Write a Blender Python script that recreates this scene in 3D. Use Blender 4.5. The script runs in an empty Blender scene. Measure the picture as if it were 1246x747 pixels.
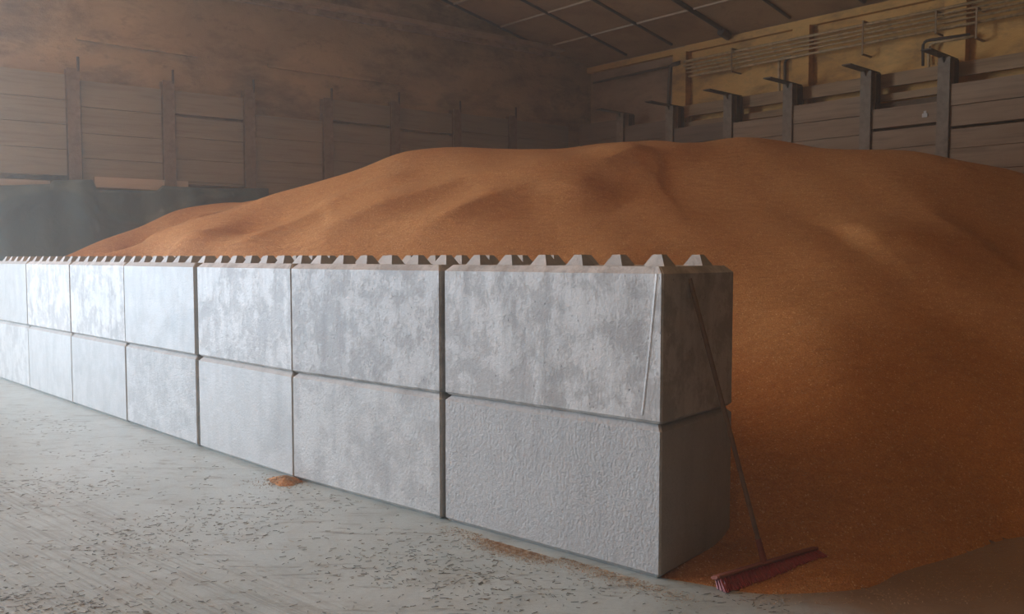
import bpy, math, random
import numpy as np
from mathutils import Vector, Matrix
random.seed(7); RNG = np.random.default_rng(7)
SC = bpy.context.scene; COL = SC.collection
F = 1050.0; TH = math.atan(60/1050.0); H = 1.68
V = Vector

# ------------------------------------------------------------------ camera
cd = bpy.data.cameras.new('camera'); cam = bpy.data.objects.new('camera', cd); COL.objects.link(cam)
cam.location = (0, 0, H); cam.rotation_euler = (math.pi/2 - TH, 0, 0)
cd.sensor_width = 36; cd.lens = F/1246*36; cd.clip_end = 200; cd.clip_start = .05
SC.camera = cam
vs = SC.view_settings
vs.view_transform = 'Standard'; vs.look = 'None'; vs.gamma = 1; vs.exposure = 0.2; vs.use_curve_mapping = False
SC.cycles.max_bounces = 6; SC.cycles.volume_bounces = 1
SC.cycles.use_denoising = True

def ray(px, py):
    a = (px-623)/F; b = (373.5-py)/F
    return V((a, b*math.sin(TH)+math.cos(TH), b*math.cos(TH)-math.sin(TH)))
def on_z(px, py, z=0.0):
    r = ray(px, py); return V((0, 0, H)) + r*((z-H)/r.z)
def at(px, py, Y):
    r = ray(px, py); return V((0, 0, H)) + r*(Y/r.y)

# ------------------------------------------------------------------ wall frames (s along, d off the wall, z up)
CZ = at(719, 81, 24.0); CORNER = V((CZ.x, CZ.y, 0)); EAVE = CZ.z
class Frame:
    def __init__(s, u):
        s.u = V((u[0], u[1], 0)).normalized()
        s.n = V((s.u.y, -s.u.x, 0))
        if s.n.dot(-CORNER) < 0: s.n = -s.n
    def p(s, a, d, z): return CORNER + s.u*a + s.n*d + V((0, 0, z))
    def hit(s, px, py, d=0.0):
        r = ray(px, py); o = CORNER + s.n*d - V((0, 0, H))
        t = o.dot(s.n)/r.dot(s.n); q = V((0, 0, H)) + r*t
        return (q-CORNER).dot(s.u), q.z
A = Frame((-1427, -1052)); B = Frame((953, -1052))

# ------------------------------------------------------------------ mesh helpers
class MB:
    def __init__(s): s.v = []; s.f = []
    def add(s, vs_, fs):
        o = len(s.v); s.v += [tuple(x) for x in vs_]; s.f += [tuple(i+o for i in f) for f in fs]; return s
    def hexa(s, c):   # 8 corners: bottom 4 ccw, top 4 ccw
        return s.add(c, [(3,2,1,0),(4,5,6,7),(0,1,5,4),(1,2,6,5),(2,3,7,6),(3,0,4,7)])
    def box(s, x0, x1, y0, y1, z0, z1):
        return s.hexa([V(q) for q in ((x0,y0,z0),(x1,y0,z0),(x1,y1,z0),(x0,y1,z0),(x0,y0,z1),(x1,y0,z1),(x1,y1,z1),(x0,y1,z1))])
    def fbox(s, fr, a0, a1, d0, d1, z0, z1, z0b=None, z1b=None):
        z0b = z0 if z0b is None else z0b; z1b = z1 if z1b is None else z1b
        return s.hexa([fr.p(a0,d0,z0), fr.p(a1,d0,z0b), fr.p(a1,d1,z0b), fr.p(a0,d1,z0),
                       fr.p(a0,d0,z1), fr.p(a1,d0,z1b), fr.p(a1,d1,z1b), fr.p(a0,d1,z1)])
    def cbox(s, x0, x1, y0, y1, z0, z1, c, cv=.010, cb=.012):  # chamfered box
        pts = []
        for z, i in ((z0, cb), (z0+cb, 0), (z1-c, 0), (z1, c)):
            a0, a1, b0, b1 = x0+i, x1-i, y0+i, y1-i
            k = cv
            pts += [V((a0+k,b0,z)), V((a1-k,b0,z)), V((a1,b0+k,z)), V((a1,b1-k,z)), V((a1-k,b1,z)), V((a0+k,b1,z)), V((a0,b1-k,z)), V((a0,b0+k,z))]
        fs = [tuple(range(7,-1,-1)), tuple(range(24,32))]
        for r in range(3):
            for j in range(8):
                fs.append((r*8+j, r*8+(j+1)%8, r*8+8+(j+1)%8, r*8+8+j))
        return s.add(pts, fs)
    def tube(s, pts, r, n=8):
        pts = [V(p) for p in pts]; rings = []
        rr = r if isinstance(r, (list, tuple)) else [r]*len(pts)
        for i, p in enumerate(pts):
            d = (pts[min(i+1, len(pts)-1)] - pts[max(i-1, 0)]).normalized()
            up = V((0,0,1)) if abs(d.z) < .9 else V((1,0,0))
            a = d.cross(up).normalized(); b = d.cross(a)
            rings.append([p + (a*math.cos(2*math.pi*k/n) + b*math.sin(2*math.pi*k/n))*rr[i] for k in range(n)])
        vs_ = [q for g in rings for q in g]
        fs = [(i*n+k, i*n+(k+1)%n, (i+1)*n+(k+1)%n, (i+1)*n+k) for i in range(len(pts)-1) for k in range(n)]
        fs += [tuple(range(n-1,-1,-1)), tuple(range((len(pts)-1)*n, len(pts)*n))]
        return s.add(vs_, fs)
    def frustum(s, cx, cy, z0, z1, b, t, rot=0):
        c = []
        for z, h in ((z0, b/2), (z1, t/2)):
            for sx, sy in ((-1,-1),(1,-1),(1,1),(-1,1)): c.append(V((cx+sx*h, cy+sy*h, z)))
        return s.hexa(c)
    def build(s, name, mat, parent=None, loc=None, smooth=False, kind=None):
        me = bpy.data.meshes.new(name)
        org = V(loc) if loc is not None else V((0,0,0))
        me.from_pydata([tuple(V(q)-org) for q in s.v] if loc is not None else s.v, [], s.f)
        me.validate(); me.update()
        import bmesh
        bm = bmesh.new(); bm.from_mesh(me); bmesh.ops.recalc_face_normals(bm, faces=bm.faces); bm.to_mesh(me); bm.free()
        if smooth: me.polygons.foreach_set('use_smooth', [True]*len(me.polygons))
        o = bpy.data.objects.new(name, me); COL.objects.link(o); o.location = org
        me.materials.append(mat)
        if parent: o.parent = parent
        if kind: o['kind'] = kind
        return o
def empty(name, loc=(0,0,0), rz=0):
    o = bpy.data.objects.new(name, None); COL.objects.link(o); o.location = loc; o.rotation_euler.z = rz
    o.empty_display_size = .2; return o
def tag(o, label, cat, group=None):
    o['label'] = label; o['category'] = cat
    if group: o['group'] = group
    return o

# ------------------------------------------------------------------ materials
class NT:
    def __init__(s, name, rough=.8, spec=.3):
        s.m = bpy.data.materials.new(name); s.m.use_nodes = True; s.t = s.m.node_tree
        s.b = s.t.nodes['Principled BSDF']; s.b.inputs['Roughness'].default_value = rough
        s.b.inputs['Specular IOR Level'].default_value = spec
        s.co = s.t.nodes.new('ShaderNodeTexCoord').outputs['Object']
    def n(s, k, **kw):
        n = s.t.nodes.new(k)
        for a, v in kw.items(): setattr(n, a, v)
        return n
    def l(s, a, b): s.t.links.new(a, b)
    def mapping(s, scale=(1,1,1), rot=(0,0,0), src=None, loc=(0,0,0)):
        m = s.n('ShaderNodeMapping'); m.inputs['Scale'].default_value = scale; m.inputs['Rotation'].default_value = rot
        m.inputs['Location'].default_value = loc
        s.l(src or s.co, m.inputs['Vector']); return m.outputs[0]
    def noise(s, scale, detail=4, rough=.55, vec=None, dist=0, w=None):
        n = s.n('ShaderNodeTexNoise'); n.inputs['Scale'].default_value = scale; n.inputs['Detail'].default_value = detail
        n.inputs['Roughness'].default_value = rough; n.inputs['Distortion'].default_value = dist
        if w is not None: n.noise_dimensions = '4D'; s.l(w, n.inputs['W'])
        s.l(vec or s.co, n.inputs['Vector']); return n.outputs['Fac']
    def voronoi(s, scale, vec=None, out='Distance', feature='F1'):
        n = s.n('ShaderNodeTexVoronoi'); n.feature = feature; n.inputs['Scale'].default_value = scale
        s.l(vec or s.co, n.inputs['Vector']); return n.outputs[out]
    def ramp(s, src, stops):
        r = s.n('ShaderNodeValToRGB'); e = r.color_ramp.elements
        while len(e) < len(stops): e.new(.5)
        for i, (p, c) in enumerate(stops):
            e[i].position = p; e[i].color = (c if isinstance(c, (tuple, list)) else (c,)*3) + (1,) if not (isinstance(c, tuple) and len(c) == 4) else c
        s.l(src, r.inputs[0]); return r.outputs[0]
    def mix(s, fac, a, b, mode='MIX'):
        m = s.n('ShaderNodeMix'); m.data_type = 'RGBA'; m.blend_type = mode
        for v, i in ((fac, 0), (a, 6), (b, 7)):
            if isinstance(v, (int, float)): m.inputs[i].default_value = v if i == 0 else (v, v, v, 1)
            elif isinstance(v, tuple): m.inputs[i].default_value = v + (1,)
            else: s.l(v, m.inputs[i])
        return m.outputs[2]
    def math(s, op, a, b=0.0, clamp=False):
        m = s.n('ShaderNodeMath'); m.operation = op; m.use_clamp = clamp
        for v, i in ((a, 0), (b, 1)):
            if isinstance(v, (int, float)): m.inputs[i].default_value = v
            else: s.l(v, m.inputs[i])
        return m.outputs[0]
    def color(s, c):
        if isinstance(c, tuple): s.b.inputs['Base Color'].default_value = c + (1,)
        else: s.l(c, s.b.inputs['Base Color'])
    def bump(s, h, strength=.5, dist=.01, prev=None):
        b = s.n('ShaderNodeBump'); b.inputs['Strength'].default_value = strength; b.inputs['Distance'].default_value = dist
        s.l(h, b.inputs['Height'])
        if prev: s.l(prev, b.inputs['Normal'])
        s.l(b.outputs[0], s.b.inputs['Normal']); return b.outputs[0]

def mottled(name, base, dark, light, scale=.6, rough=.85, streak=(1,1,1), bumps=.3, extra=None):
    t = NT(name, rough)
    mp = t.mapping(streak)
    a = t.noise(scale, 8, .62, mp, .3); b = t.noise(scale*5, 6, .6, mp); c = t.noise(40, 4, .6)
    col = t.mix(t.ramp(a, [(.42, 0.0), (.66, 1.0)]), base, light)
    col = t.mix(t.math('MULTIPLY', t.ramp(b, [(.45, 0.0), (.72, 1.0)]), .75), col, dark)
    col = t.mix(.25, col, t.ramp(c, [(.3, .35), (.7, .9)]), 'MULTIPLY')
    t.color(col); t.bump(t.math('ADD', c, b), bumps, .02)
    return t.m

def concrete_mat(name, base, light, dark, patch, rough_bump, pits, rgh=.5, spec=.5):
    t = NT(name, rgh, spec)
    rnd = t.n('ShaderNodeObjectInfo').outputs['Random']
    w = t.math('MULTIPLY', rnd, 37.0)
    big = t.noise(2.2, 8, .68, None, .1, w); mid = t.noise(7, 8, .72, t.mapping((1,1,.8)), .1, w)
    fine = t.noise(55, 5, .65, None, .0, w)
    ver = t.noise(3.5, 5, .6, t.mapping((2.2, 2.2, .35)), .3, w)
    edge = t.ramp(t.math('ADD', t.math('MULTIPLY', big, .5), t.math('MULTIPLY', mid, .5)), [(.47, 0.0), (.53, 1.0)])
    col = t.mix(t.math('MULTIPLY', edge, patch), base, light)
    col = t.mix(t.math('MULTIPLY', t.ramp(ver, [(.48, 0.0), (.75, 1.0)]), .6), col, dark)
    col = t.mix(t.math('MULTIPLY', t.ramp(t.noise(2.6, 5, .6, t.mapping((1,1,1), loc=(5,3,2)), .3, w), [(.54, 0.0), (.72, 1.0)]), .6), col, dark)
    tone = t.math('ADD', t.math('MULTIPLY', rnd, .2), .88)
    col = t.mix(1.0, col, t.mix(0.0, tone, tone), 'MULTIPLY')
    vo = t.voronoi(28, t.mapping((1,1,.55)))
    pit = t.ramp(vo, [(.05, 0.0), (.13, 1.0)])
    sel = t.ramp(t.noise(9, 2, .5, None, 0, w), [(.46, 1.0), (.56, 0.0)])
    pitm = t.math('MAXIMUM', pit, sel)
    col = t.mix(t.math('MULTIPLY', t.math('SUBTRACT', 1.0, pitm), pits), col, (.10,.095,.09))
    col = t.mix(.3, col, t.ramp(fine, [(.3, .5), (.7, 1.0)]), 'MULTIPLY')
    t.color(col)
    h = t.math('ADD', t.math('MULTIPLY', t.noise(58, 6, .70, t.mapping((1,1,.75)), .05, w), rough_bump), t.math('MULTIPLY', edge, .13*patch))
    h = t.math('ADD', h, t.math('MULTIPLY', pitm, .3*pits)); h = t.math('ADD', h, t.math('MULTIPLY', fine, .3))
    t.bump(h, .75, .012)
    rr = t.math('ADD', t.math('MULTIPLY', mid, -.35), rgh+.2); t.l(rr, t.b.inputs['Roughness'])
    return t.m

M = {}
M['patchy'] = concrete_mat('concrete_patchy', (.385,.352,.32), (.545,.51,.47), (.21,.188,.165), 1.0, .35, .8)
M['smooth'] = concrete_mat('concrete_smooth', (.42,.395,.362), (.48,.455,.42), (.30,.28,.255), .5, .12, .35)
M['stucco'] = concrete_mat('concrete_stucco', (.42,.395,.367), (.48,.455,.425), (.31,.29,.268), .3, 1.5, .2)
M['etched'] = concrete_mat('concrete_etched', (.41,.385,.355), (.54,.515,.475), (.28,.26,.24), .7, .8, .7)

# wall A render
def wallmat(name, base, light, dark, seam=None):
    t = NT(name, .9, .2)
    a = t.noise(.45, 8, .62, t.mapping((1,1,1.6)), .2); b = t.noise(1.1, 9, .7, t.mapping((.55,.55,1.3)), .15)
    c = t.noise(5, 7, .7, t.mapping((.6,.6,1.0)), .1); d = t.noise(40, 4, .6)
    col = t.mix(t.ramp(a, [(.40, 0.0), (.62, 1.0)]), base, light)
    col = t.mix(t.math('MULTIPLY', t.ramp(b, [(.47, 0.0), (.68, 1.0)]), .8), col, dark)
    col = t.mix(t.math('MULTIPLY', t.ramp(c, [(.56, 0.0), (.70, 1.0)]), .45), col, dark)
    v = t.n('ShaderNodeTexVoronoi'); v.feature = 'DISTANCE_TO_EDGE'; v.inputs['Scale'].default_value = .35
    t.l(t.mapping((1,1,1.0)), v.inputs['Vector'])
    cr = t.math('MULTIPLY', t.ramp(v.outputs['Distance'], [(.0, 1.0), (.006, 0.0)]), .12)
    col = t.mix(cr, col, tuple(x*.5 for x in base))
    t.color(col); t.bump(t.math('ADD', t.math('ADD', c, t.math('MULTIPLY', d, .4)), t.math('MULTIPLY', b, 1.5)), .5, .05)
    return t.m
M['wallA'] = wallmat('brown_render', (.36,.25,.135), (.50,.36,.20), (.12,.085,.055))
M['wallB'] = wallmat('ochre_render', (.58,.29,.085), (.68,.37,.12), (.16,.085,.045))
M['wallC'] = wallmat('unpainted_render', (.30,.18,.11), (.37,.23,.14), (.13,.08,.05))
M['dim'] = wallmat('dark_render', (.12,.075,.045), (.16,.10,.06), (.06,.04,.025))  # dark tone so the unseen walls return less light; also the recess strip
M['ceil'] = wallmat('roof_slab', (.37,.21,.10), (.44,.26,.13), (.23,.125,.065))
M['seam'] = mottled('mortar_seam', (.46,.32,.20), (.30,.2,.12), (.55,.4,.26))
M['beam'] = mottled('beam_concrete', (.36,.25,.16), (.17,.12,.08), (.50,.37,.25), 1.2)
M['iron'] = mottled('rusty_iron', (.06,.045,.035), (.035,.025,.02), (.10,.065,.045), 3, .6)
M['pipe'] = mottled('painted_pipe', (.50,.31,.14), (.16,.10,.055), (.62,.40,.20), 2, .5)
M['post'] = mottled('post_steel', (.22,.155,.10), (.12,.08,.05), (.29,.21,.14), 2, .6)
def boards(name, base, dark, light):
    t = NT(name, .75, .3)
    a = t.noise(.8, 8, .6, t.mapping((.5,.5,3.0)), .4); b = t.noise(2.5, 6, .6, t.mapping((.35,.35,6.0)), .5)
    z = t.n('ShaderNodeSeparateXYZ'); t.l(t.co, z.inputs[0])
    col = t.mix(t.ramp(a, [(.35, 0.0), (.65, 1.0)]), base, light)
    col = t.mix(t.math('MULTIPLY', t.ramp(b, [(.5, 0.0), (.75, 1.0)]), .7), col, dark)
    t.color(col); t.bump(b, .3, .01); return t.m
M['boardA'] = boards('grey_boards', (.25,.215,.155), (.165,.135,.095), (.31,.265,.195))
M['boardB'] = boards('brown_boards', (.25,.15,.085), (.10,.06,.035), (.33,.21,.125))
M['boardD'] = boards('shaded_boards', (.13,.085,.055), (.07,.045,.03), (.18,.12,.08))  # darker version of the brown boards, partly shade put into the colour
M['rail'] = boards('rail_timber', (.27,.155,.075), (.10,.055,.03), (.35,.21,.11))
M['batten'] = boards('pale_batten', (.50,.43,.37), (.4,.33,.28), (.56,.49,.42))

t = NT('tarpaulin', .5, .4)
a = t.noise(1.2, 5, .55, t.mapping((1,1,.5)), .5)
t.color(t.ramp(a, [(.3, (.045,.085,.11)), (.7, (.08,.13,.16))])); t.bump(t.noise(3.5, 4, .5, None, 1.0), .5, .05); M['tarp'] = t.m

# grain
t = NT('barley_grain', .62, .25)
k = t.voronoi(150, t.mapping((1, .55, 1), (0,0,.6)), 'Color'); kd = t.voronoi(150, t.mapping((1, .55, 1), (0,0,.6)))
hs = t.n('ShaderNodeSeparateColor'); t.l(k, hs.inputs[0])
big = t.noise(.9, 5, .55, None, .4); mid = t.noise(7, 6, .7, t.mapping((.8,1.5,1.5)), .6); fine = t.noise(60, 3, .7)
col = t.mix(t.ramp(hs.outputs[0], [(.0, 0.0), (1.0, 1.0)]), (.43,.17,.045), (.61,.30,.10))
col = t.mix(t.math('MULTIPLY', t.ramp(fine, [(.55, 0.0), (.75, 1.0)]), .6), col, (.34,.12,.026))
col = t.mix(t.math('MULTIPLY', t.ramp(mid, [(.47, 0.0), (.68, 1.0)]), .45), col, (.37,.13,.03))
col = t.mix(t.math('MULTIPLY', t.ramp(hs.outputs[1], [(.975, 0.0), (.985, 1.0)]), .7), col, (.85,.62,.35))
t.color(col)
n1 = t.bump(mid, .8, .05); n2 = t.bump(t.math('MULTIPLY', kd, -1.0), .8, .006, n1); t.bump(fine, .5, .012, n2); M['grain'] = t.m
t = NT('kernel', .55, .3)
t.color(t.ramp(t.noise(30, 2), [(.35, (.30,.17,.085)), (.5, (.42,.27,.15)), (.65, (.58,.47,.34))])); M['kernel'] = t.m
t = NT('straw_bits', .7, .3)
t.color(t.ramp(t.noise(6, 2), [(.40, (.055,.05,.042)), (.52, (.13,.11,.085)), (.6, (.36,.31,.23)), (.7, (.55,.48,.36))])); M['straw'] = t.m
t = NT('dark_scuffs', .8, .2); t.color((.15,.14,.12)); M['scuff'] = t.m
t = NT('red_bristles', .45, .4)
t.color(t.ramp(t.noise(60, 3, .6, t.mapping((1,1,.2))), [(.3, (.15,.008,.008)), (.7, (.36,.022,.016))])); M['red'] = t.m
M['redwood'] = boards('red_lacquered_wood', (.20,.06,.04), (.11,.03,.02), (.27,.10,.065))
M['hwood'] = boards('handle_wood', (.17,.10,.065), (.10,.06,.04), (.22,.14,.09))
M['wood'] = boards('broom_wood', (.36,.19,.11), (.22,.11,.06), (.45,.26,.16))

# floor concrete
t = NT('floor_concrete', .36, .5)
wd = math.radians(-40.4)
big = t.noise(.5, 6, .6, None, .5); mid = t.noise(3, 8, .68, None, .8); fine = t.noise(45, 5, .7)
col = t.mix(t.ramp(big, [(.35, 0.0), (.65, 1.0)]), (.37,.425,.41), (.47,.53,.52))
col = t.mix(t.math('MULTIPLY', t.ramp(mid, [(.48, 0.0), (.72, 1.0)]), .55), col, (.28,.285,.26))
alg = t.mapping((1,1,1), (0,0,-wd))
# scuffed dashes dragged across
sc_ = t.noise(9, 6, .7, t.mapping((.32, 1.6, 1), (0,0,.15)), 1.3)
dash = t.ramp(sc_, [(.56, 0.0), (.66, 1.0)])
col = t.mix(t.math('MULTIPLY', dash, .7), col, (.17,.17,.15))
# tyre tread lines parallel with the block wall, only in two swathes
sep = t.n('ShaderNodeSeparateXYZ'); t.l(alg, sep.inputs[0])
wv = t.noise(22, 4, .6, t.mapping((.06, 1.9, 1), (0,0,0), alg), .25)
line = t.ramp(wv, [(.47, 0.0), (.60, 1.0)])
wv2 = t.noise(10, 4, .6, t.mapping((1.9, .10, 1), (0,0,.25), alg), .2)
line2 = t.ramp(wv2, [(.50, 0.0), (.62, 1.0)])
# across-wall coordinate y' : lower = nearer the camera
yy = t.math('ADD', sep.outputs[1], t.math('MULTIPLY', t.noise(1.2, 3), .5))
sw = t.ramp(t.math('MULTIPLY', t.math('ADD', yy, 0.0), .1), [(.0, 1.0), (.262, 1.0), (.30, 0.0)])
col = t.mix(t.math('MULTIPLY', t.math('MULTIPLY', line, sw), .5), col, (.22,.215,.19))
sw2 = t.ramp(t.math('MULTIPLY', yy, .1), [(.0, 1.0), (.19, 1.0), (.23, 0.0)])
col = t.mix(t.math('MULTIPLY', t.math('MULTIPLY', line2, sw2), .4), col, (.22,.215,.19))
col = t.mix(.3, col, t.ramp(fine, [(.3, .5), (.7, 1.0)]), 'MULTIPLY')
s2 = t.n('ShaderNodeSeparateXYZ'); t.l(t.co, s2.inputs[0])
dust_shade = t.math('ADD', t.math('ADD', s2.outputs[0], t.math('MULTIPLY', s2.outputs[1], .55)), t.math('MULTIPLY', t.noise(2.2, 5, .6), .5))  # grain dust around the heap toe, with the shadow there painted in too
col = t.mix(t.math('MULTIPLY', t.ramp(t.math('MULTIPLY', dust_shade, .1), [(.352, 0.0), (.42, 1.0)]), .85), col, (.20,.105,.045))
t.color(col)
n1 = t.bump(t.math('ADD', mid, t.math('MULTIPLY', fine, .3)), .4, .015)
t.bump(t.math('MULTIPLY', t.math('ADD', dash, t.math('MULTIPLY', line, sw)), -1.0), .35, .005, n1); M['floor'] = t.m

# ------------------------------------------------------------------ room shell
def rz_(p):   # roof height: pitched up away from the right wall
    return EAVE + .184*max(0, (p-CORNER).dot(B.n))
LA, LB = 34.0, 28.0
P0, PA, PB = CORNER, A.p(LA, 0, 0), B.p(LB, 0, 0)
P3 = V((PA.x, -16, 0)); P4 = V((PB.x, -16, 0))
g = MB(); g.add([V((P0.x,P0.y,0)), V((PA.x,PA.y,0)), P3, P4, V((PB.x,PB.y,0))], [(0,1,2,3,4)])
g.build('floor', M['floor'], kind='structure')
D0, D1, DZ = 19.2, 32.0, 8.2      # doorway in the back wall, out of frame to the left
g = MB()
def wz(s): return rz_(A.p(s, 0, 0)) + .1
g.fbox(A, -.3, D0, -.3, 0, 0, wz(0), 0, wz(D0)); g.fbox(A, D0, D1, -.3, 0, DZ, wz(D0), DZ, wz(D1)); g.fbox(A, D1, LA+.3, -.3, 0, 0, wz(D1), 0, wz(LA))
g.build('wall_back', M['wallA'], kind='structure')
PB1 = B.hit(833, 80)[0]
g = MB(); g.fbox(B, PB1, LB+.3, -.3, 0, 0, EAVE+.1); g.build('wall_right', M['wallB'], kind='structure')
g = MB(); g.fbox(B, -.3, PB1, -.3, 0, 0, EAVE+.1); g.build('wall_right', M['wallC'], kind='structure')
def vwall(name, a, b):
    g = MB(); n = V((b.y-a.y, a.x-b.x, 0)).normalized()*.3
    if n.dot(V((0,6,0))-(a+b)/2) > 0: n = -n
    za, zb = rz_(a)+.1, rz_(b)+.1
    g.hexa([a, b, b+n, a+n, a+V((0,0,za)), b+V((0,0,zb)), b+n+V((0,0,zb)), a+n+V((0,0,za))]); g.build(name, M['dim'], kind='structure')
vwall('wall_left', PA, P3); vwall('wall_front', P3, P4); vwall('wall_near_right', P4, PB)
g = MB(); ring = [P0, PA, P3, P4, PB]
lo = [p+V((0,0,rz_(p))) for p in ring]; hi = [p+V((0,0,.25)) for p in lo]
g.add(lo+hi, [(0,1,2,3,4),(9,8,7,6,5)] + [(i,(i+1)%5,(i+1)%5+5,i+5) for i in range(5)])
g.build('ceiling', M['ceil'], kind='structure')
# point on the roof underside
def roof(a, d, drop=0.0): p = B.p(a, d, 0); return V((p.x, p.y, rz_(p)-drop))
ti = [0]
def trim(g, mat, smooth=False):
    ti[0] += 1; return g.build('trim_%d' % ti[0], mat, kind='structure', smooth=smooth)
# light mortar seams running along the roof, and the dark joints down its pitch
def roofhit(px, py):
    r = ray(px, py); n = B.n; # solve H + r.z t = EAVE + .184*((r t - C).n)
    c = CORNER.dot(n); tt = (EAVE - H - .184*c)/(r.z - .184*V((r.x, r.y, 0)).dot(n))
    q = V((0,0,H)) + r*tt; return (q-CORNER).dot(B.u), (q-V((CORNER.x, CORNER.y, q.z))).dot(n)
seams = [roofhit(760, 32)[1], roofhit(700, 5)[1]]
st = seams[1]-seams[0]
for d in [seams[0], seams[1], seams[1]+st, seams[1]+2*st, seams[1]+3*st]:
    g = MB(); a0, a1 = -2.5 if d > 2 else -.2, 16
    g.tube([roof(a0, d, .0), roof(a1, d, .0)], .035, 6); trim(g, M['seam'])
jx = [roofhit(*q)[0] for q in ((770, 70), (825, 57.6), (889, 41), (966, 24), (1055, 16))]
for i, a in enumerate([jx[0]-1.7, jx[0], jx[1], jx[2], jx[2]+1.62, jx[2]+3.3, jx[2]+4.95]):
    g = MB(); thick = .06 if i in (3, 5) else .035
    g.tube([roof(a, .25, .02), roof(a, 12, .02)], thick, 8)
    o = trim(g, M['iron'], True)
g = MB(); g.fbox(B, -.1, 20, 0, .14, EAVE-.20, EAVE-.06); trim(g, M['wallB'])     # wall plate under the eave
# ledge beam across the gable wall with an angle under it
lz = A.hit(560, 42)[1]
g = MB(); g.fbox(A, 1.2, D0+4, 0, .34, lz-.04, lz+.06); trim(g, M['seam'])
g = MB(); g.fbox(A, 1.2, D0+4, 0, .12, lz-.16, lz-.04); trim(g, M['beam'])
for (x0, y0, x1, y1) in ((92, 46, 240, 68), (325, 80, 485, 102)):
    s0, z0 = A.hit(x0, y0); s1, z1 = A.hit(x1, y1)
    g = MB(); g.fbox(A, s0, s1, -.02, .07, z0-.035, z0+.035, z1-.035, z1+.035); trim(g, M['wallA'])
# pilasters on the right wall
pil = [B.hit(x, 80)[0] for x in (833, 980, 1166)]
for s_ in pil + [pil[2]+3.25]:
    g = MB(); g.fbox(B, s_-.2, s_+.2, 0, .22, 0, EAVE-.2); trim(g, M['wallB'])

# ------------------------------------------------------------------ posts and plank panels
def steel_post(fr, s, d, ztop, label, group, arm):
    r = empty('steel_post', fr.p(s, d, 0)); tag(r, label, 'post', group)
    inv = V(fr.p(s, d, 0))
    def bld(g, name, mat):
        o = g.build(name, mat); 
        for v in o.data.vertices: v.co = v.co - inv
        o.parent = r; return o
    g = MB(); w = .11
    g.fbox(fr, s-w, s+w, d+.16, d+.185, 0, ztop)
    g.fbox(fr, s-w, s+w, d-.025, d+.0, 0, ztop)
    g.fbox(fr, s-.012, s+.012, d, d+.16, 0, ztop)
    bld(g, 'column', M['post'])
    if arm:
        g = MB(); g.fbox(fr, s-.09, s+.09, d-.25, d+1.0, ztop, ztop+.022); bld(g, 'bracket', M['iron'])
        g = MB(); g.fbox(fr, s-.02, s+.02, d-.26, d-.025, ztop-.72, ztop); g.fbox(fr, s-.09, s+.09, d-.28, d-.26, ztop-.72, ztop); bld(g, 'web_plate', M['iron'])
        g = MB(); q0 = fr.p(s, d+.2, ztop); 
        g.add([fr.p(s-.01, d+.187, ztop), fr.p(s+.01, d+.187, ztop), fr.p(s-.01, d+.28, ztop), fr.p(s+.01, d+.28, ztop), fr.p(s-.01, d+.187, ztop-.1), fr.p(s+.01, d+.187, ztop-.1)],
              [(0,1,3,2),(0,2,4),(1,5,3),(2,3,5,4),(0,4,5,1)])
        bld(g, 'gusset', M['iron'])
    else:
        g = MB(); g.tube([fr.p(s-.09, d+.17, ztop-.05), fr.p(s-.09, d+.17, ztop+.22)], .025, 6); bld(g, 'lifting_rod', M['iron'])
    return r
def plank_panel(fr, s0, s1, d, z0, z1, label, group, mat, pitch=.46, gap=None, tilt=0):
    g = MB(); o = fr.p((s0+s1)/2, d, z0); k = 0; z = z1
    while z > z0 + .05:
        b = max(z0, z-pitch+ random.uniform(-.03, .03)); off = random.uniform(-.012, .012)
        tp = z - .012
        if gap is not None and k == gap: tp = z - .06
        g.fbox(fr, s0, s1, d-.03+off, d+.03+off, b, tp, b, tp+tilt); z = b; k += 1
    ob = g.build('plank_panel', mat, loc=o); return tag(ob, label, 'panel', group)
# back wall posts, read from the right-hand end of the wall
sA = [A.hit(x, 170, .2)[0] for x in (90, 205, 303, 398, 480)]
stepA = (sA[0]-sA[4])/4
SA = [sA[0]+stepA*j for j in (1.0, 0, -1, -2, -3, -4, -5, -6)]
LA_ = ['steel post on the back wall left of all the others', 'leftmost visible steel post on the back wall with a thin rod on top',
       'steel post second from left on back wall, above the two pale battens', 'steel post right of the long dark gap line on the back wall',
       'steel post beside bare patch of brown render on back wall', 'steel post with light edge rising above the left shoulder of the grain',
       'shadowed steel post on back wall behind the grain crest', 'dimmest steel post near the dark back corner']
SA[1] = sA[0]; SA[2] = sA[1]; SA[3] = sA[2]; SA[4] = sA[3]; SA[5] = sA[4]
TOPA = [85, 84, 99, 110, 120, 124, 134, 142]
for i, s_ in enumerate(SA):
    if i == 0: continue
    px = {1:90, 2:205, 3:303, 4:398, 5:480, 6:555, 7:628}[i]
    steel_post(A, s_, .1, A.hit(px, TOPA[i], .2)[1], LA_[i], 'posts on the back wall', False)
tb = [(0, 1, 45, 86, None, 'widest plank panel at the far left of back wall, hazy blue grey', 214),
      (1, 2, 150, 103, None, 'plank panel on back wall above the longer pale batten', 222),
      (2, 3, 258, 115, 1, 'plank panel on back wall with a dark gap line near its top', 226),
      (3, 4, 350, 143, None, 'lower plank panel under the bare patch of back wall render', None),
      (4, 5, 440, 125, 1, 'plank panel with two light top boards on the back wall', None),
      (5, 6, 520, 135, 1, 'dark plank panel behind the rising left side of grain crest', None),
      (6, 7, 595, 142, None, 'dim plank panel on back wall above the dip in the grain crest', None)]
for a_, b_, px, py, gp, lab, bot in tb:
    z1 = A.hit(px, py, .2)[1]; z0 = A.hit(px, bot, .2)[1] if bot else .02
    plank_panel(A, SA[b_]+.13, SA[a_]-.13 if a_ else SA[1]+2*stepA-.1, .2, z0, z1, lab, 'plank panels on the back wall', M['boardA'], gap=gp)
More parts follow.
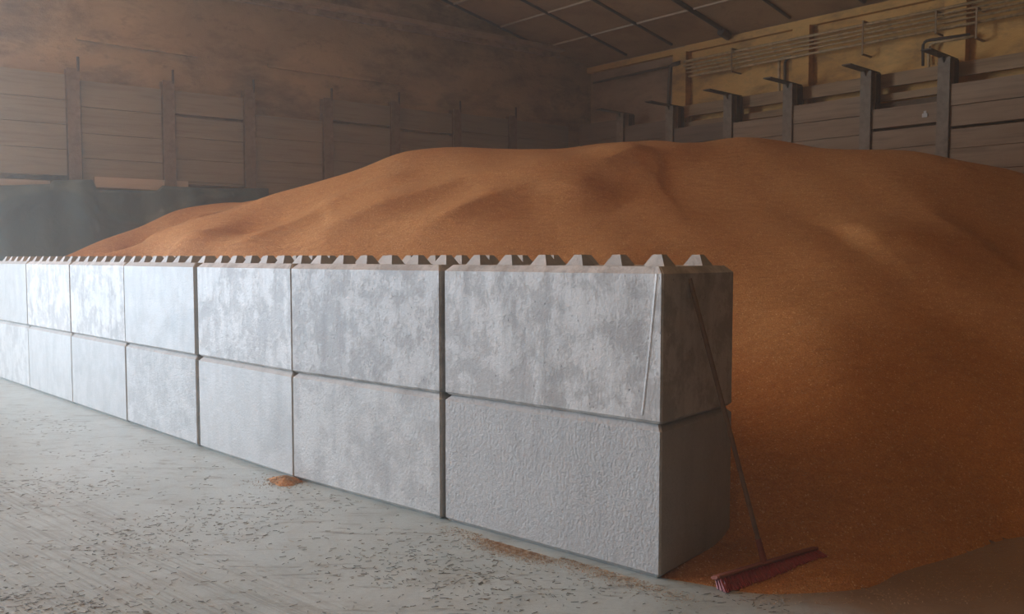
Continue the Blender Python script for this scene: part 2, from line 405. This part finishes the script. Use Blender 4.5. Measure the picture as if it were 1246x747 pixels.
plank_panel(A, 1.0, SA[7]-.13, .2, .02, A.hit(660, 150, .2)[1], 'plank panel closest to the dark back corner', 'plank panels on the back wall', M['boardA'])
# battens
for x0, x1, y, lab in ((-60, 61, 221, 'short pale batten at far left over the blue tarpaulin'), (115, 229, 224, 'long pale batten in the middle above the blue tarpaulin')):
    s0, _ = A.hit(x0, y, .26); s1, _ = A.hit(x1, y, .26); z = A.hit((x0+x1)/2, y, .26)[1]
    g = MB(); h = .055 if x0 < 0 else .10
    g.fbox(A, s1, s0, .24, .27, z-h, z+h); tag(g.build('batten', M['batten'], loc=A.p((s0+s1)/2, .25, z)), lab, 'batten', 'pale battens')
# tarpaulin: hangs with folds, swags between the fixings
tops = [(-80, 226), (0, 226), (60, 224), (64, 219), (112, 219), (117, 231), (190, 232), (196, 226), (240, 229), (325, 229.5)]
N, K = 150, 40; g = MB(); vs_ = []
s0 = A.hit(-80, 224, .34)[0]; s1 = A.hit(325, 229, .34)[0]
ss = [A.hit(x, y, .34) for x, y in tops]
for j in range(N+1):
    s_ = s0 + (s1-s0)*j/N
    for q in range(len(ss)-1):
        if ss[q][0] >= s_ >= ss[q+1][0]:
            f_ = (ss[q][0]-s_)/(ss[q][0]-ss[q+1][0]+1e-9); zt = ss[q][1]*(1-f_)+ss[q+1][1]*f_; break
    for i in range(K+1):
        v = i/K; z = zt*(1-v)+.02*v
        fold = .045*math.sin(s_*4.1+2.0*v*v)+.03*math.sin(s_*9.3+1.3+3*v) + .05*math.sin(s_*1.7+5*v)*v
        sw = .11*math.exp(-((v-.13-.09*math.cos((s_-s0)*1.9))/.035)**2)+ .09*math.exp(-((v-.22-.13*math.cos((s_-s0)*1.9))/.04)**2)
        vs_.append(A.p(s_, .40+fold+sw, z))
fs = [(j*(K+1)+i, (j+1)*(K+1)+i, (j+1)*(K+1)+i+1, j*(K+1)+i+1) for j in range(N) for i in range(K)]
g.add(vs_, fs); ta = g.build('tarpaulin', M['tarp'], loc=A.p((s0+s1)/2, .4, 0), smooth=True)
tag(ta, 'blue grey tarpaulin sheet hanging below the planks at left', 'tarpaulin')
md = ta.modifiers.new('thick', 'SOLIDIFY'); md.thickness = .006

# right wall posts
PD = .75
pb = [(753, 139), (813, 130), (884, 116.5), (957, 103), (1052, 88), (1147, 71)]
SB = [B.hit(x+4, y, PD)[0] for x, y in pb]; SB.append(SB[-1]+1.66); SB.append(SB[-1]+1.66)
LBt = ['farthest right-wall post, next to the dark back corner', 'slim dark post on the right wall below the thick drop pipe',
       'right-wall post standing left of the short brown plank panel', 'right-wall post with light tape marks under the twin drop pipes',
       'right-wall post at the left side of the open dark bay', 'tallest nearest post of the right wall, right of the open bay']
for i in range(6):
    steel_post(B, SB[i], PD-.1, B.hit(pb[i][0], pb[i][1], PD)[1], LBt[i], 'posts along the right wall', True)
bb = [(0, 1, 783, 150, None, 'dark recessed plank panel between the two farthest right-wall posts'),
      (1, 2, 850, 152, None, 'dim low plank panel beside the slim dark post on right wall'),
      (2, 3, 922, 145, None, 'short brown plank panel left of the taped post on right wall'),
      (3, 4, 1005, 123, None, 'tall light brown plank panel between taped post and open bay'),
      (4, 5, 1095, 129, 1, 'low plank panel of the open bay with a small white mark'),
      (5, 6, 1200, 96, 2, 'nearest plank panel at right edge with a black gap line')]
for a_, b_, px, py, gp, lab in bb:
    z1 = B.hit(px, py, PD)[1]
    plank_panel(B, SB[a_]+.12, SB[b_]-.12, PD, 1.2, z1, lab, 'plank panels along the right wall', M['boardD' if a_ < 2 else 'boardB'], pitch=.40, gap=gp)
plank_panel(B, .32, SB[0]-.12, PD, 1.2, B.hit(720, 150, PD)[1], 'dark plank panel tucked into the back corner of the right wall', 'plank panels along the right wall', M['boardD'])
# small white mark on the open bay panel
s_, z_ = B.hit(1125, 140, PD+.05)
g = MB(); g.fbox(B, s_-.05, s_+.05, PD+.043, PD+.047, z_-.04, z_+.03); g.fbox(B, s_-.02, s_+.03, PD+.043, PD+.047, z_+.03, z_+.08)
tag(g.build('chalk_mark', M['batten'], loc=B.p(s_, PD+.04, z_)), 'small white mark on the open bay plank of the right wall', 'mark')
# guard rails behind the panels
def rail(pxa, pya, pxb, pyb, h, d, lab):
    sa, za = B.hit(pxa, pya, d); sb, zb = B.hit(pxb, pyb, d); z = (za+zb)/2
    g = MB(); g.fbox(B, sa, sb, d-.03, d+.03, z-h, z+h); return g, sa, sb, z
rr = empty('guard_rail', B.p(6, .3, 0)); tag(rr, 'long brown timber guard rail running behind the right-wall panels', 'railing')
def child(g, name, mat, root):
    o = g.build(name, mat)
    iv = root.matrix_basis.translation.copy()
    for v in o.data.vertices: v.co = v.co - iv
    o.parent = root; return o
g, sa, sb, zr = rail(820, 138, 1300, 64, .13, .32, ''); child(g, 'top_rail', M['rail'], rr)
g, _, _, z2 = rail(820, 155, 1300, 88, .07, .32, ''); child(g, 'lower_rail', M['rail'], rr)
g = MB(); g.fbox(B, sa, sb, .29, .31, z2-.75, z2-.10); child(g, 'recess_shade', M['dim'], rr)  # dark strip added to stand for the shade in the recess
k = sa + .4
while k < sb:
    g = MB(); g.fbox(B, k-.05, k+.05, .25, .29, 1.5, zr+.05); child(g, 'upright', M['rail'], rr); k += .83*2/1.0*.9
# pipes
def wpipe(name, pts, r, lab, mat='pipe', d=.22, grp=None):
    g = MB(); P = []
    for x, y in pts: s_, z = B.hit(x, y, d); P.append(B.p(s_, d, z))
    # rounded bends
    Q = [P[0]]
    for i in range(1, len(P)-1):
        a = (P[i-1]-P[i]).normalized(); b = (P[i+1]-P[i]).normalized(); e = .12
        for tt in (0, .25, .5, .75, 1): Q.append(P[i] + a*e*(1-tt)**2 + b*e*tt**2)
    Q.append(P[-1]); g.tube(Q, r, 8)
    return tag(g.build(name, M[mat], smooth=True, loc=P[0]), lab, 'pipe', grp)
pipes = [((832, 76), (945, 52), 'topmost wall pipe of the long run under the eave'), ((832, 79), (945, 57.5), 'second wall pipe from top in the long run'),
         ((834, 82), (945, 62), 'third wall pipe from top in the long run'), ((836, 86), (945, 67), 'fourth wall pipe from top in the long run'),
         ((838, 90), (945, 73), 'lowest wall pipe of the long run')]
for i, (a_, b_, lab) in enumerate(pipes):
    d = .30 + .05*(i % 2)
    s0_, z0_ = B.hit(*a_, d); s1_, z1_ = B.hit(*b_, d); z = z1_
    g = MB(); g.tube([B.p(s0_, d, z), B.p(s1_, d, z+.0), B.p(B.hit(1300, 0, d)[0], d, z)], .022 + .008*(i in (0, 4)), 8)
    tag(g.build('wall_pipe', M['pipe'], loc=B.p(s0_, d, z), smooth=True), lab, 'pipe', 'pipes under the eave')
wpipe('wall_pipe', [(722, 101), (826, 78)], .03, 'single dark pipe leading from the back corner to the pipe run', 'iron')
wpipe('drop_pipe', [(828, 76), (816, 79), (813, 135)], .05, 'thick dark pipe dropping beside the first pilaster', 'iron')
wpipe('drop_pipe', [(962, 68), (948, 71), (948, 118)], .032, 'left pipe of the twin drop above the taped post', 'pipe')
wpipe('drop_pipe', [(966, 69), (955, 72), (955, 116)], .032, 'right pipe of the twin drop above the taped post', 'iron')
wpipe('drop_pipe', [(1180, 42), (1123, 50), (1123, 80)], .03, 'left elbow pipe turning down before the open bay post', 'iron')
wpipe('drop_pipe', [(1185, 44), (1130, 53), (1130, 82)], .03, 'right elbow pipe turning down before the open bay post', 'pipe')
for x, y0, y1 in ((893, 61, 87), (1052, 28, 66), (1141, 16, 40), (1190, 12, 46)):
    s_, z0_ = B.hit(x, y1, .28); z1_ = B.hit(x, y0, .28)[1]
    g = MB(); g.fbox(B, s_-.02, s_+.02, 0, .39, z1_, z1_+.03); g.fbox(B, s_-.015, s_+.015, .375, .39, z0_, z1_); g.fbox(B, s_-.02, s_+.02, 0, .39, z0_-.03, z0_)
    tag(g.build('pipe_hanger', M['rail'], loc=B.p(s_, 0, z0_)), {893: 'dark pipe hanger farthest along the right wall', 1052: 'dark pipe hanger above the left post of open bay', 1141: 'dark pipe hanger above the post right of open bay', 1190: 'dark pipe hanger nearest the right edge'}[x], 'hanger', 'hangers of the pipe run')
# round pipe end under the roof joint
q = roof(jx[2], .35, .10)
g = MB(); g.tube([roof(jx[2], .18, .10), roof(jx[2], .5, .10)], .09, 12); tag(g.build('pipe_stub', M['iron'], loc=q, smooth=False), 'dark round pipe stub where the roof joint meets the wall', 'pipe')

# ------------------------------------------------------------------ concrete blocks
joints = [(803,707),(537,633),(357,583),(240,544)]
J = [on_z(*j) for j in joints]
dL = V((math.cos(math.radians(134.9)), math.sin(math.radians(134.9)), 0))
for k in range(5): J.append(J[3] + dL*1.597*(k+1))
BH, BW, CH = .8175, .8, .030
STUDX = [.133+.2667*i for i in range(6)]
def block_mesh(L, top, scar=False):
    g = MB(); g.cbox(0, L, 0, BW, 0, BH, CH)
    if scar:
        g.add([V((.012,-.001,.05)), V((.05,-.001,.05)), V((.03,-.010,.40)), V((.012,-.001,.78)), V((.03,-.001,.78))], [(0,1,2),(0,2,3),(1,4,2),(3,2,4)])
    return g
labU = ['upper concrete block at the near end with stained grey face and shadowed end', 'upper concrete block second from the near end, mottled pale patches',
        'upper concrete block third from near end, above the little grain pile', 'smooth greenish grey upper block left of the widest dark joint',
        'upper block fifth from near end with pale wispy streaks', 'glittering white patchy upper block near the left edge',
        'smooth blue white upper block at the left edge', 'upper block beyond the left edge']
labL = ['rough stuccoed lower block at the near end of the wall', 'lower concrete block second from near end with vertical scratches',
        'smooth blue grey lower block third from near end, right of the widest dark joint', 'glittering etched lower block just left of the widest dark joint',
        'lower block fifth from near end, plain pale blue', 'lower block sixth from near end, narrow plain blue',
        'brightest lower block at the left edge', 'lower block beyond the left edge']
mu = ['patchy','patchy','patchy','smooth','patchy','patchy','smooth','smooth']
ml = ['stucco','etched','smooth','etched','smooth','smooth','etched','smooth']
stud_me = None
for i in range(len(J)-2+1-1):
    a, b = J[i], J[i+1]; d = (b-a); ang = math.atan2(d.y, d.x); L = min(1.6, d.length)
    gapw = {0: .032, 2: .055}.get(i, .008)
    L = d.length - gapw
    perp = ang - math.pi/2     # local +y must point away from the camera: mirror the frame
    for lvl in (1, 0):
        lab = (labU if lvl else labL)[i]
        r = empty('concrete_block', (b.x, b.y, 0 if lvl == 0 else BH), ang+math.pi)   # local x runs from far joint towards the near one
        r.location = (a.x, a.y, lvl*BH)
        tag(r, lab, 'concrete block', 'stacked concrete blocks')
        g = MB()
        x0, x1 = -L, 0.0
        if lvl == 1 and i == 0: x1 = .0
        jit = 0 if i == 0 else random.uniform(-.006, .006)
        g.cbox(x0, x1, jit, BW+jit, 0, BH, .038, .010, .030 if lvl == 0 else .018)
        if lvl == 1 and i == 0:   # mould seam running down beside the corner
            q = []
            for z, xx in ((.04, -.115), (.40, -.072), (.78, -.035)):
                q += [V((xx-.014, .001, z)), V((xx, -.0025, z)), V((xx+.014, .001, z))]
            g.add(q, [(0,1,4,3),(1,2,5,4),(3,4,7,6),(4,5,8,7),(0,2,1),(6,7,8)])
        mat = M[(mu if lvl else ml)[i]]
        g.build('body', mat, parent=r)
        if lvl == 1:
            for sx in STUDX:
                for sy in (.19, .61):
                    if stud_me is None:
                        gs = MB(); gs.frustum(0, 0, -.001, .062, .125, .05); so = gs.build('stud', M['smooth'], parent=r); stud_me = so.data
                    else:
                        so = bpy.data.objects.new('stud', stud_me); COL.objects.link(so); so.parent = r
                    so.location = (-sx*L/1.6, sy+jit, BH)
# after ang+pi rotation local +x points back towards the near end and local +y to the far side
# ------------------------------------------------------------------ grain heap
W = []
def wp(px, py, Y): p = at(px, py, Y); W.append((p.x, p.y, p.z))
for q in [(93,319,11.6),(136,311,11.9),(175,297,12.2),(207,281,12.5),(245,270,12.8),(300,257,13.1),(338,243,13.3),(380,234,13.5),(427,224,13.6),(478,196,13.6),(523,183,13.6),(559,180,13.5),
          (607,180,13.5),(649,184,13.6),(681,183,13.6),(720,178,13.5),(750,173.5,13.4),(800,172,13.2),(840,175,13.1),(885,170,13.0),(920,169,12.9),(955,173,12.8),(1000,181,12.5),(1060,184,12.2),(1120,187,11.8),(1180,197,11.5),(1246,212,11.2),(1330,240,10.8),
          (60,322,14.4),(95,318,14.5),(147,309,14.8),(207,279,15.3),(240,256,15.6),(273,246,15.9),(310,246,16.2),
          (95,316,15.5),(147,303,16.1),(207,280,16.7),(273,266,17.3),(340,262,18.2),(430,250,18.4),(520,232,18.8),(600,222,19.3),(240,262,14.3),(175,292,13.5),(330,250,14.8),
          # front face
          (1246,675,4.95),(1246,450,6.7),(1246,330,8.5),(1246,262,9.9),(1040,731,4.23),(1110,708,4.45),(1180,689,4.72),(1350,650,5.2),(1350,400,7.2),
          (1000,500,5.75),(1000,400,6.8),(1000,320,8.1),(1000,250,9.9),(890,500,6.1),(890,400,7.2),(890,330,8.1),(890,250,10.1),
          (1130,500,6.0),(1130,400,7.0),(1130,300,8.7),(1130,235,10.2),
          (760,316,8.3),(760,250,10.1),(640,316,8.6),(640,250,10.6),(520,316,9.0),(520,260,10.8),(400,316,9.7),(400,270,11.2),(300,316,10.4),(300,285,11.6),(200,317,11.0)]: wp(*q)
W += [(1.25,4.93,.03),(.87,4.38,.0),(1.0,4.30,.0),(1.3,4.14,-.012),(1.35,4.32,.01),(1.2,4.5,.025),(1.45,4.5,.03),(1.75,4.62,.05),(1.72,4.38,.04),(1.5,4.9,.10),(0.9,5.6,.42),(.2,6.4,.55),(-.5,6.9,.65),(-1.4,7.8,.75),(-2.4,8.7,.8),(-3.5,9.8,.75),(-4.8,11.0,.75),(-6,12.2,.6),(-7.2,13.4,.4),(-8.5,14.5,.1),
      (-4.2,13.8,1.75),(-2.8,14.4,2.35),(-6.0,14.8,1.2),(-1,16.5,2.75),(1.5,18.5,2.7),(4,16.5,2.7),(6,15,2.4),(8,12.8,2.2),(9.5,9,1.6),(8,7,1.0),(7,5.6,.4),(11,7,1.0)]
PTS = np.array(W)
def tps_fit(p, lam=.0004):
    n = len(p); x = p[:, :2]; r = np.linalg.norm(x[:, None]-x[None], axis=2)
    K_ = np.where(r > 0, r*r*np.log(r+1e-12), 0) + lam*np.eye(n)*10
    Pm = np.hstack([np.ones((n,1)), x]); Am = np.zeros((n+3, n+3)); Am[:n,:n] = K_; Am[:n,n:] = Pm; Am[n:,:n] = Pm.T
    return np.linalg.solve(Am, np.concatenate([p[:,2], np.zeros(3)]))
wt = tps_fit(PTS)
def zeval(X, Y):
    sh = X.shape; q = np.stack([X.ravel(), Y.ravel()], 1); out = np.zeros(len(q))
    for i in range(0, len(q), 20000):
        r = np.linalg.norm(q[i:i+20000, None]-PTS[None, :, :2], axis=2)
        out[i:i+20000] = np.where(r > 0, r*r*np.log(r+1e-12), 0) @ wt[:-3] + wt[-3] + q[i:i+20000] @ wt[-2:]
    return out.reshape(sh)
def cast(px, py):
    r = ray(px, py); ts = np.linspace(5, 17, 400); X = r.x*ts; Y = r.y*ts; Z = H + r.z*ts
    d = zeval(X, Y)-Z; k = np.where(d > 0)[0]
    return np.array([X[k[0]], Y[k[0]]]) if len(k) else None
ridges = [
          ([(240,306),(300,299),(348,281),(412,252),(467,231),(520,215)], .08, .35, .26),
          ([(330,312),(400,292),(480,266),(525,255),(563,241),(624,233),(700,223),(735,216),(771,203),(807,199),(862,205)], .25, .9, .45),
          ([(470,312),(557,276),(605,259),(647,250),(700,246),(770,249)], .19, .6, .42),
          ([(1026,293),(1089,293),(1158,297),(1217,302)], .10, .6, .3),
          ([(180,306),(245,285),(310,258)], .05, .30, .25),
          ]
xs = np.arange(-9.5, 12.0, .055); ys = np.arange(3.7, 23.0, .055)
GX, GY = np.meshgrid(xs, ys, indexing='ij'); GZ = zeval(GX, GY)
for pts, h, wfar, wnear in ridges:
    w_ = [cast(*p) for p in pts]; w_ = np.array([p for p in w_ if p is not None])
    best = np.full(GX.shape, 1e9); side = np.zeros(GX.shape); tpar = np.zeros(GX.shape); nseg = len(w_)-1
    for i in range(nseg):
        a, b = w_[i], w_[i+1]; ab = b-a; L2 = ab@ab
        t_ = np.clip(((GX-a[0])*ab[0]+(GY-a[1])*ab[1])/L2, 0, 1)
        dx = GX-a[0]-t_*ab[0]; dy = GY-a[1]-t_*ab[1]; dd = np.hypot(dx, dy); m = dd < best
        best = np.where(m, dd, best); cr = ab[0]*dy-ab[1]*dx; side = np.where(m, np.sign(cr), side); tpar = np.where(m, (i+t_)/nseg, tpar)
    fade = np.clip(np.minimum(tpar/.2, (1-tpar)/.22), 0, 1); fade = fade*fade*(3-2*fade)
    w = np.where(side > 0, wfar, wnear)
    GZ += h*fade*np.where(side > 0, np.exp(-(best/w)**2), np.exp(-(np.sqrt(best**2+.03**2)-.03)/w))
# soft undulation
GZ += .02*np.sin(GX*1.9+GY*1.1)*np.sin(GY*1.7-GX*.6) + .012*np.sin(GX*4.1-GY*2.3+1)*np.sin(GY*3.3+GX*2.2)
# mask
def seg_dist(i0, i1): pass
keep = np.ones(GX.shape, bool)
PTC = np.stack([GX-CORNER.x, GY-CORNER.y], -1)
dA = PTC @ np.array([A.n.x, A.n.y]); dB = PTC @ np.array([B.n.x, B.n.y])
keep &= (dA > .62) & (dB > PD+.1)
# behind the block wall's rear face
behind = np.ones(GX.shape, bool)
for i in range(len(J)-1):
    a, b = J[i], J[i+1]; d = (b-a).normalized(); n = V((-d.y, d.x, 0)); n = -n if n.dot(a) < 0 else n
    al = (GX-a.x)*d.x+(GY-a.y)*d.y; ac = (GX-a.x)*n.x+(GY-a.y)*n.y
    inside = (ac < BW-.09)
    if i == 0: behind &= ~(inside & (al > .10) & (al < 1.7)); behind &= ~((al > .0) & (ac < 0) & (al < 1.7))
    else: behind &= ~(inside & (al > -.2) & (al < (b-a).length+(.2 if i < len(J)-2 else 9)) & (ac > -12))
keep &= behind & (GZ > -.03)
GZ = np.maximum(GZ, -.02)
nx, ny = GX.shape; idx = -np.ones(GX.shape, int); cell = keep[:-1,:-1] & keep[1:,:-1] & keep[:-1,1:] & keep[1:,1:]
use = np.zeros(GX.shape, bool); use[:-1,:-1] |= cell; use[1:,:-1] |= cell; use[:-1,1:] |= cell; use[1:,1:] |= cell
idx[use] = np.arange(use.sum()); ci, cj = np.where(cell)
verts = np.stack([GX[use], GY[use], GZ[use]], 1)
faces = np.stack([idx[ci,cj], idx[ci+1,cj], idx[ci+1,cj+1], idx[ci,cj+1]], 1)
me = bpy.data.meshes.new('grain_heap'); me.from_pydata(verts.tolist(), [], faces.tolist()); me.update()
me.polygons.foreach_set('use_smooth', [True]*len(me.polygons)); me.materials.append(M['grain'])
heap = bpy.data.objects.new('grain_heap', me); COL.objects.link(heap); heap['kind'] = 'stuff'
tag(heap, 'large rounded heap of orange brown grain behind the block wall', 'grain')
def gz(x, y):
    i = min(max((x-xs[0])/.055, 0), nx-2); j = min(max((y-ys[0])/.055, 0), ny-2); i0, j0 = int(i), int(j); a, b = i-i0, j-j0
    return float(GZ[i0,j0]*(1-a)*(1-b)+GZ[i0+1,j0]*a*(1-b)+GZ[i0,j0+1]*(1-a)*b+GZ[i0+1,j0+1]*a*b)

# loose kernels: little six-sided spindles
def kernels(g, pts, ln=(.006, .009), wd_=.0017, tilt=.3):
    for x, y, z in pts:
        a = random.uniform(0, math.pi*2); l = random.uniform(*ln)/2; w = wd_*random.uniform(.8, 1.2)
        u = V((math.cos(a), math.sin(a), random.uniform(-tilt, tilt))).normalized(); s_ = V((-u.y, u.x, 0)).normalized(); n_ = u.cross(s_)
        c = V((x, y, z+w))
        g.add([c-u*l, c+s_*w, c+n_*w, c-s_*w, c-n_*w, c+u*l], [(0,1,2),(0,2,3),(0,3,4),(0,4,1),(5,2,1),(5,3,2),(5,4,3),(5,1,4)])
# strip of spilled grain along the foot of the wall
dn = (J[1]-J[0]).normalized(); nf = V((dn.y, -dn.x, 0)); nf = nf if nf.dot(-J[0]) > 0 else -nf
pts = []
for _ in range(5500):
    s_ = random.choice([random.gauss(.85, .22), random.gauss(.25, .2), random.uniform(-.25, 1.5)])
    if random.random() < .45: s_ = random.gauss(.92, .16)
    if s_ < -.3: continue
    off = .05 + abs(random.gauss(0, .07)) + (.04 if .6 < s_ < 1.2 else 0) + .12*max(0, .35-s_)*random.random()
    p = J[0] + dn*s_ + nf*off; pts.append((p.x, p.y, random.uniform(0, .004)))
g = MB(); kernels(g, pts); o = g.build('spilled_grain', M['kernel']); o['kind'] = 'stuff'; tag(o, 'loose kernels spilled along the foot of the nearest block', 'grain')
# loose kernels and straw on the toe of the heap
pts = []
for _ in range(14000):
    x = random.uniform(.85, 4.2); y = random.uniform(4.0, 7.0)
    if x/y > .62 or x/y < .23: continue
    z = gz(x, y)
    if z > -.005 and keep[min(int((x-xs[0])/.055), nx-1), min(int((y-ys[0])/.055), ny-1)]: pts.append((x, y, z))
for _ in range(2500):
    y = random.uniform(4.1, 5.2); x = random.uniform(1.1, 3.3); 
    if gz(x, y) < .0: pts.append((x, y, 0))
g = MB(); kernels(g, pts, (.006,.010), .002, .8); o = g.build('loose_kernels', M['kernel']); o['kind'] = 'stuff'; tag(o, 'loose kernels lying on the near toe of the grain heap', 'grain')
# small pile at the third joint
pc = on_z(347, 586); g = MB(); nr, na = 16, 56; vs_ = [V((pc.x, pc.y, .045))]
for r_ in range(1, nr+1):
    for k in range(na):
        a = 2*math.pi*k/na; rad = .13*r_/nr*(1+.15*math.sin(3*a+1)+.06*math.sin(7*a))
        v = (dn*math.cos(a)*1.15 + nf*math.sin(a)*.8)*rad
        vs_.append(V((pc.x, pc.y, max(-.003, .045*(1-(r_/nr)**1.3)+random.uniform(-.004,.004)))) + v*random.uniform(.97,1.03))
fs = [(0, 1+k, 1+(k+1) % na) for k in range(na)]
for r_ in range(nr-1):
    for k in range(na): fs.append((1+r_*na+k, 1+(r_+1)*na+k, 1+(r_+1)*na+(k+1) % na, 1+r_*na+(k+1) % na))
pts = [(pc.x+random.gauss(0,.11), pc.y+random.gauss(0,.08)-.02, 0) for _ in range(500)]
for _ in range(900):
    a = random.uniform(0, 6.283); q_ = random.random()**.5; v = (dn*math.cos(a)*1.15 + nf*math.sin(a)*.8)*.12*q_; pts.append((pc.x+v.x, pc.y+v.y, .045*(1-q_**1.3)))
g.add(vs_, fs)
o = g.build('grain_pile', M['grain'], smooth=True); o['kind'] = 'stuff'; tag(o, 'small pile of grain on the floor at a block joint', 'grain')
g = MB(); kernels(g, pts, (.008,.012), .0025); o = g.build('pile_kernels', M['kernel']); o['kind'] = 'stuff'; tag(o, 'loose kernels scattered round the small grain pile', 'grain')

# straw litter and dark scuffs on the floor
def litter(name, n, mat, lab, lmin, lmax, wmin, wmax, region):
    g = MB(); c = 0
    while c < n:
        x, y = region()
        if random.random() > .15 + .85*max(0, math.sin(x*2.3+y*1.1+math.sin(y*2.9))*math.sin(y*2.1-x*.9+1))**.6 if math.sin(x*2.3+y*1.1+math.sin(y*2.9))*math.sin(y*2.1-x*.9+1) > 0 else random.random() > .15: continue
        a = random.gauss(.1, 1.1); l = random.uniform(lmin, lmax)*(.6+.4*random.random()); w = random.uniform(wmin, wmax); bend = random.uniform(-.13, .13)
        u = V((math.cos(a), math.sin(a), 0)); s_ = V((-u.y, u.x, 0)); p = V((x, y, .0015))
        # keep clear of the blocks
        okk = True
        for i in range(len(J)-1):
            d = (J[i+1]-J[i]).normalized(); n2 = V((-d.y, d.x, 0)); n2 = -n2 if n2.dot(J[i]) < 0 else n2
            if (p-J[i]).dot(n2) > -.04 and (p-J[i]).dot(d) > -.1: okk = False
        if not okk: continue
        q = [p-u*l/2, p+s_*bend*l*.5, p+u*l/2]
        vs_ = []
        for k, (c_, ww) in enumerate(zip(q, (w*.4, w, w*.3))): vs_ += [c_-s_*ww/2, c_+s_*ww/2, c_+V((0,0,.0015+w*.25))]
        g.add(vs_, [(0,3,5,2),(3,6,8,5),(1,2,5,4),(4,5,8,7),(0,2,1),(6,7,8)]); c += 1
    o = g.build(name, mat); o['kind'] = 'stuff'; return tag(o, lab, 'litter')
def reg():
    px = random.uniform(-30, 960); py = random.uniform(480, 760); p = on_z(px, py)
    return (p.x, p.y) if random.random() < .8 or p.y < 6 else (p.x, p.y)
litter('straw_litter', 1500, M['straw'], 'chopped straw and chaff littered over the concrete floor', .010, .045, .0015, .003, reg)
litter('dark_scraps', 1300, M['scuff'], 'dark short scraps of straw trodden into the floor', .008, .05, .0012, .0035, reg)
# pale straws on the heap
g = MB(); c = 0
while c < 260:
    px = random.uniform(330, 1246); py = random.uniform(175, 700); w_ = cast(px, py) if py < 330 or px > 895 else None
    if w_ is None: continue
    x, y = w_; z = gz(x, y); a = random.uniform(0, 3.14); l = random.uniform(.01, .035); p = V((x, y, z+.004)); u = V((math.cos(a), math.sin(a), random.uniform(0,.5)))
    g.tube([p-u*l/2, p+u*l/2], .0013, 4); c += 1
t = NT('pale_straw', .6, .3); t.color((.55,.40,.22)); o = g.build('straw_on_grain', t.m); o['kind'] = 'stuff'; tag(o, 'pale straw bits sprinkled over the grain heap', 'straw')

# ------------------------------------------------------------------ broom
HA, HB = at(870, 700, 4.30), at(993, 664, 4.66)
mid_ = (HA+HB)/2; ax = (HB-HA).normalized(); fwd = V((ax.y, -ax.x, 0)).normalized(); fwd = fwd if fwd.y < 0 else -fwd
up = ax.cross(fwd); up = up if up.z > 0 else -up
bl = empty('broom', (mid_.x, mid_.y, 0)); tag(bl, 'red bristled broom at block end, its thin handle leaning on the end face', 'broom')
# head tips forward a little: bristles splay towards the camera
tip = (up*math.cos(.35) - fwd*math.sin(.35)); fw = (fwd*math.cos(.35) + up*math.sin(.35)) 
L = (HB-HA).length
def lp(u, v, w): return HA + ax*u + fw*v + tip*w
g = MB(); n = 14; prof = []
for k in range(n):
    a = 2*math.pi*k/n; prof.append((.034*math.copysign(abs(math.cos(a))**.6, math.cos(a)), .011*math.copysign(abs(math.sin(a))**.6, math.sin(a))))
vs_ = []
for u, sc_2 in ((0, .75), (.012, 1), (L-.012, 1), (L, .75)):
    vs_ += [lp(u, v*sc_2-.012, w*sc_2-.012) for v, w in prof]
fs = [(i*n+k, i*n+(k+1) % n, (i+1)*n+(k+1) % n, (i+1)*n+k) for i in range(3) for k in range(n)] + [tuple(range(n)), tuple(range(3*n, 4*n))]
g.add(vs_, fs); child(g, 'head', M['redwood'], bl)
g = MB()
NTu = 30
for i in range(NTu):
    for row in (-.022, -.004, .014):
        u = .02 + (L-.04)*i/(NTu-1)
        base = lp(u, row, -.020)
        for k in range(5):
            a = k*2*math.pi/5 + i; sp = .011 if k else 0
            lean = random.uniform(-.003, .003)
            tipp = lp(u + math.cos(a)*sp + lean + .012*((i/(NTu-1))-.5)*2, row*1.5 + math.sin(a)*sp+.012, -.022-.085-random.uniform(0,.006))
            zmin = max(.004, gz(tipp.x, tipp.y) + .003)
            if tipp.z < zmin: tipp = V((tipp.x, tipp.y, zmin))
            b_ = base + (V((math.cos(a), math.sin(a), 0))*.004 if k else V((0,0,0)))
            g.tube([b_, tipp], [.0035, .0042], 5)
child(g, 'bristles', M['red'], bl)
top = at(839, 339, 4.615); g = MB(); foot = lp(L*.47, -.005, 0)
dirh = (top-foot).normalized()
g.tube([foot+dirh*.0, foot+dirh*.12], [.019, .015], 12); child(g, 'socket', M['redwood'], bl)
g = MB(); g.tube([foot+dirh*.03, foot+(top-foot)*.5, top], .0125, 10); hd = child(g, 'handle', M['hwood'], bl); hd['label'] = 'brown wooden handle'

# ------------------------------------------------------------------ light
def area(name, c, target, sx, sy, energy, col, spread=math.pi):
    l = bpy.data.lights.new(name, 'AREA'); l.shape = 'RECTANGLE'; l.size = sx; l.size_y = sy; l.energy = energy; l.color = col; l.spread = spread
    o = bpy.data.objects.new(name, l); COL.objects.link(o); o.location = c
    o.rotation_euler = (V(target)-V(c)).to_track_quat('-Z', 'Y').to_euler(); return o
dc = A.p((D0+D1)/2, -.02, DZ/2)
area('daylight_door', dc, dc + A.n, D1-D0, DZ, 6600, (.63,.81,1.0))
dt = A.p((D0+D1)/2, .1, .8)
area('yard_bounce', dt, dt + A.n*1.0 + V((0,0,2.2)), D1-D0-.4, 1.2, 4600, (1.0,.71,.36), math.radians(100))

w = bpy.data.worlds.new('world'); SC.world = w; w.use_nodes = True; nt = w.node_tree
nt.nodes['Background'].inputs[0].default_value = (.8,.7,.6,1); nt.nodes['Background'].inputs[1].default_value = 0.3
vsn = nt.nodes.new('ShaderNodeVolumeScatter'); vsn.inputs['Density'].default_value = .0095; vsn.inputs['Anisotropy'].default_value = .70
vsn.inputs['Color'].default_value = (1.0,.94,.86,1)
nt.links.new(vsn.outputs[0], nt.nodes['World Output'].inputs['Volume'])
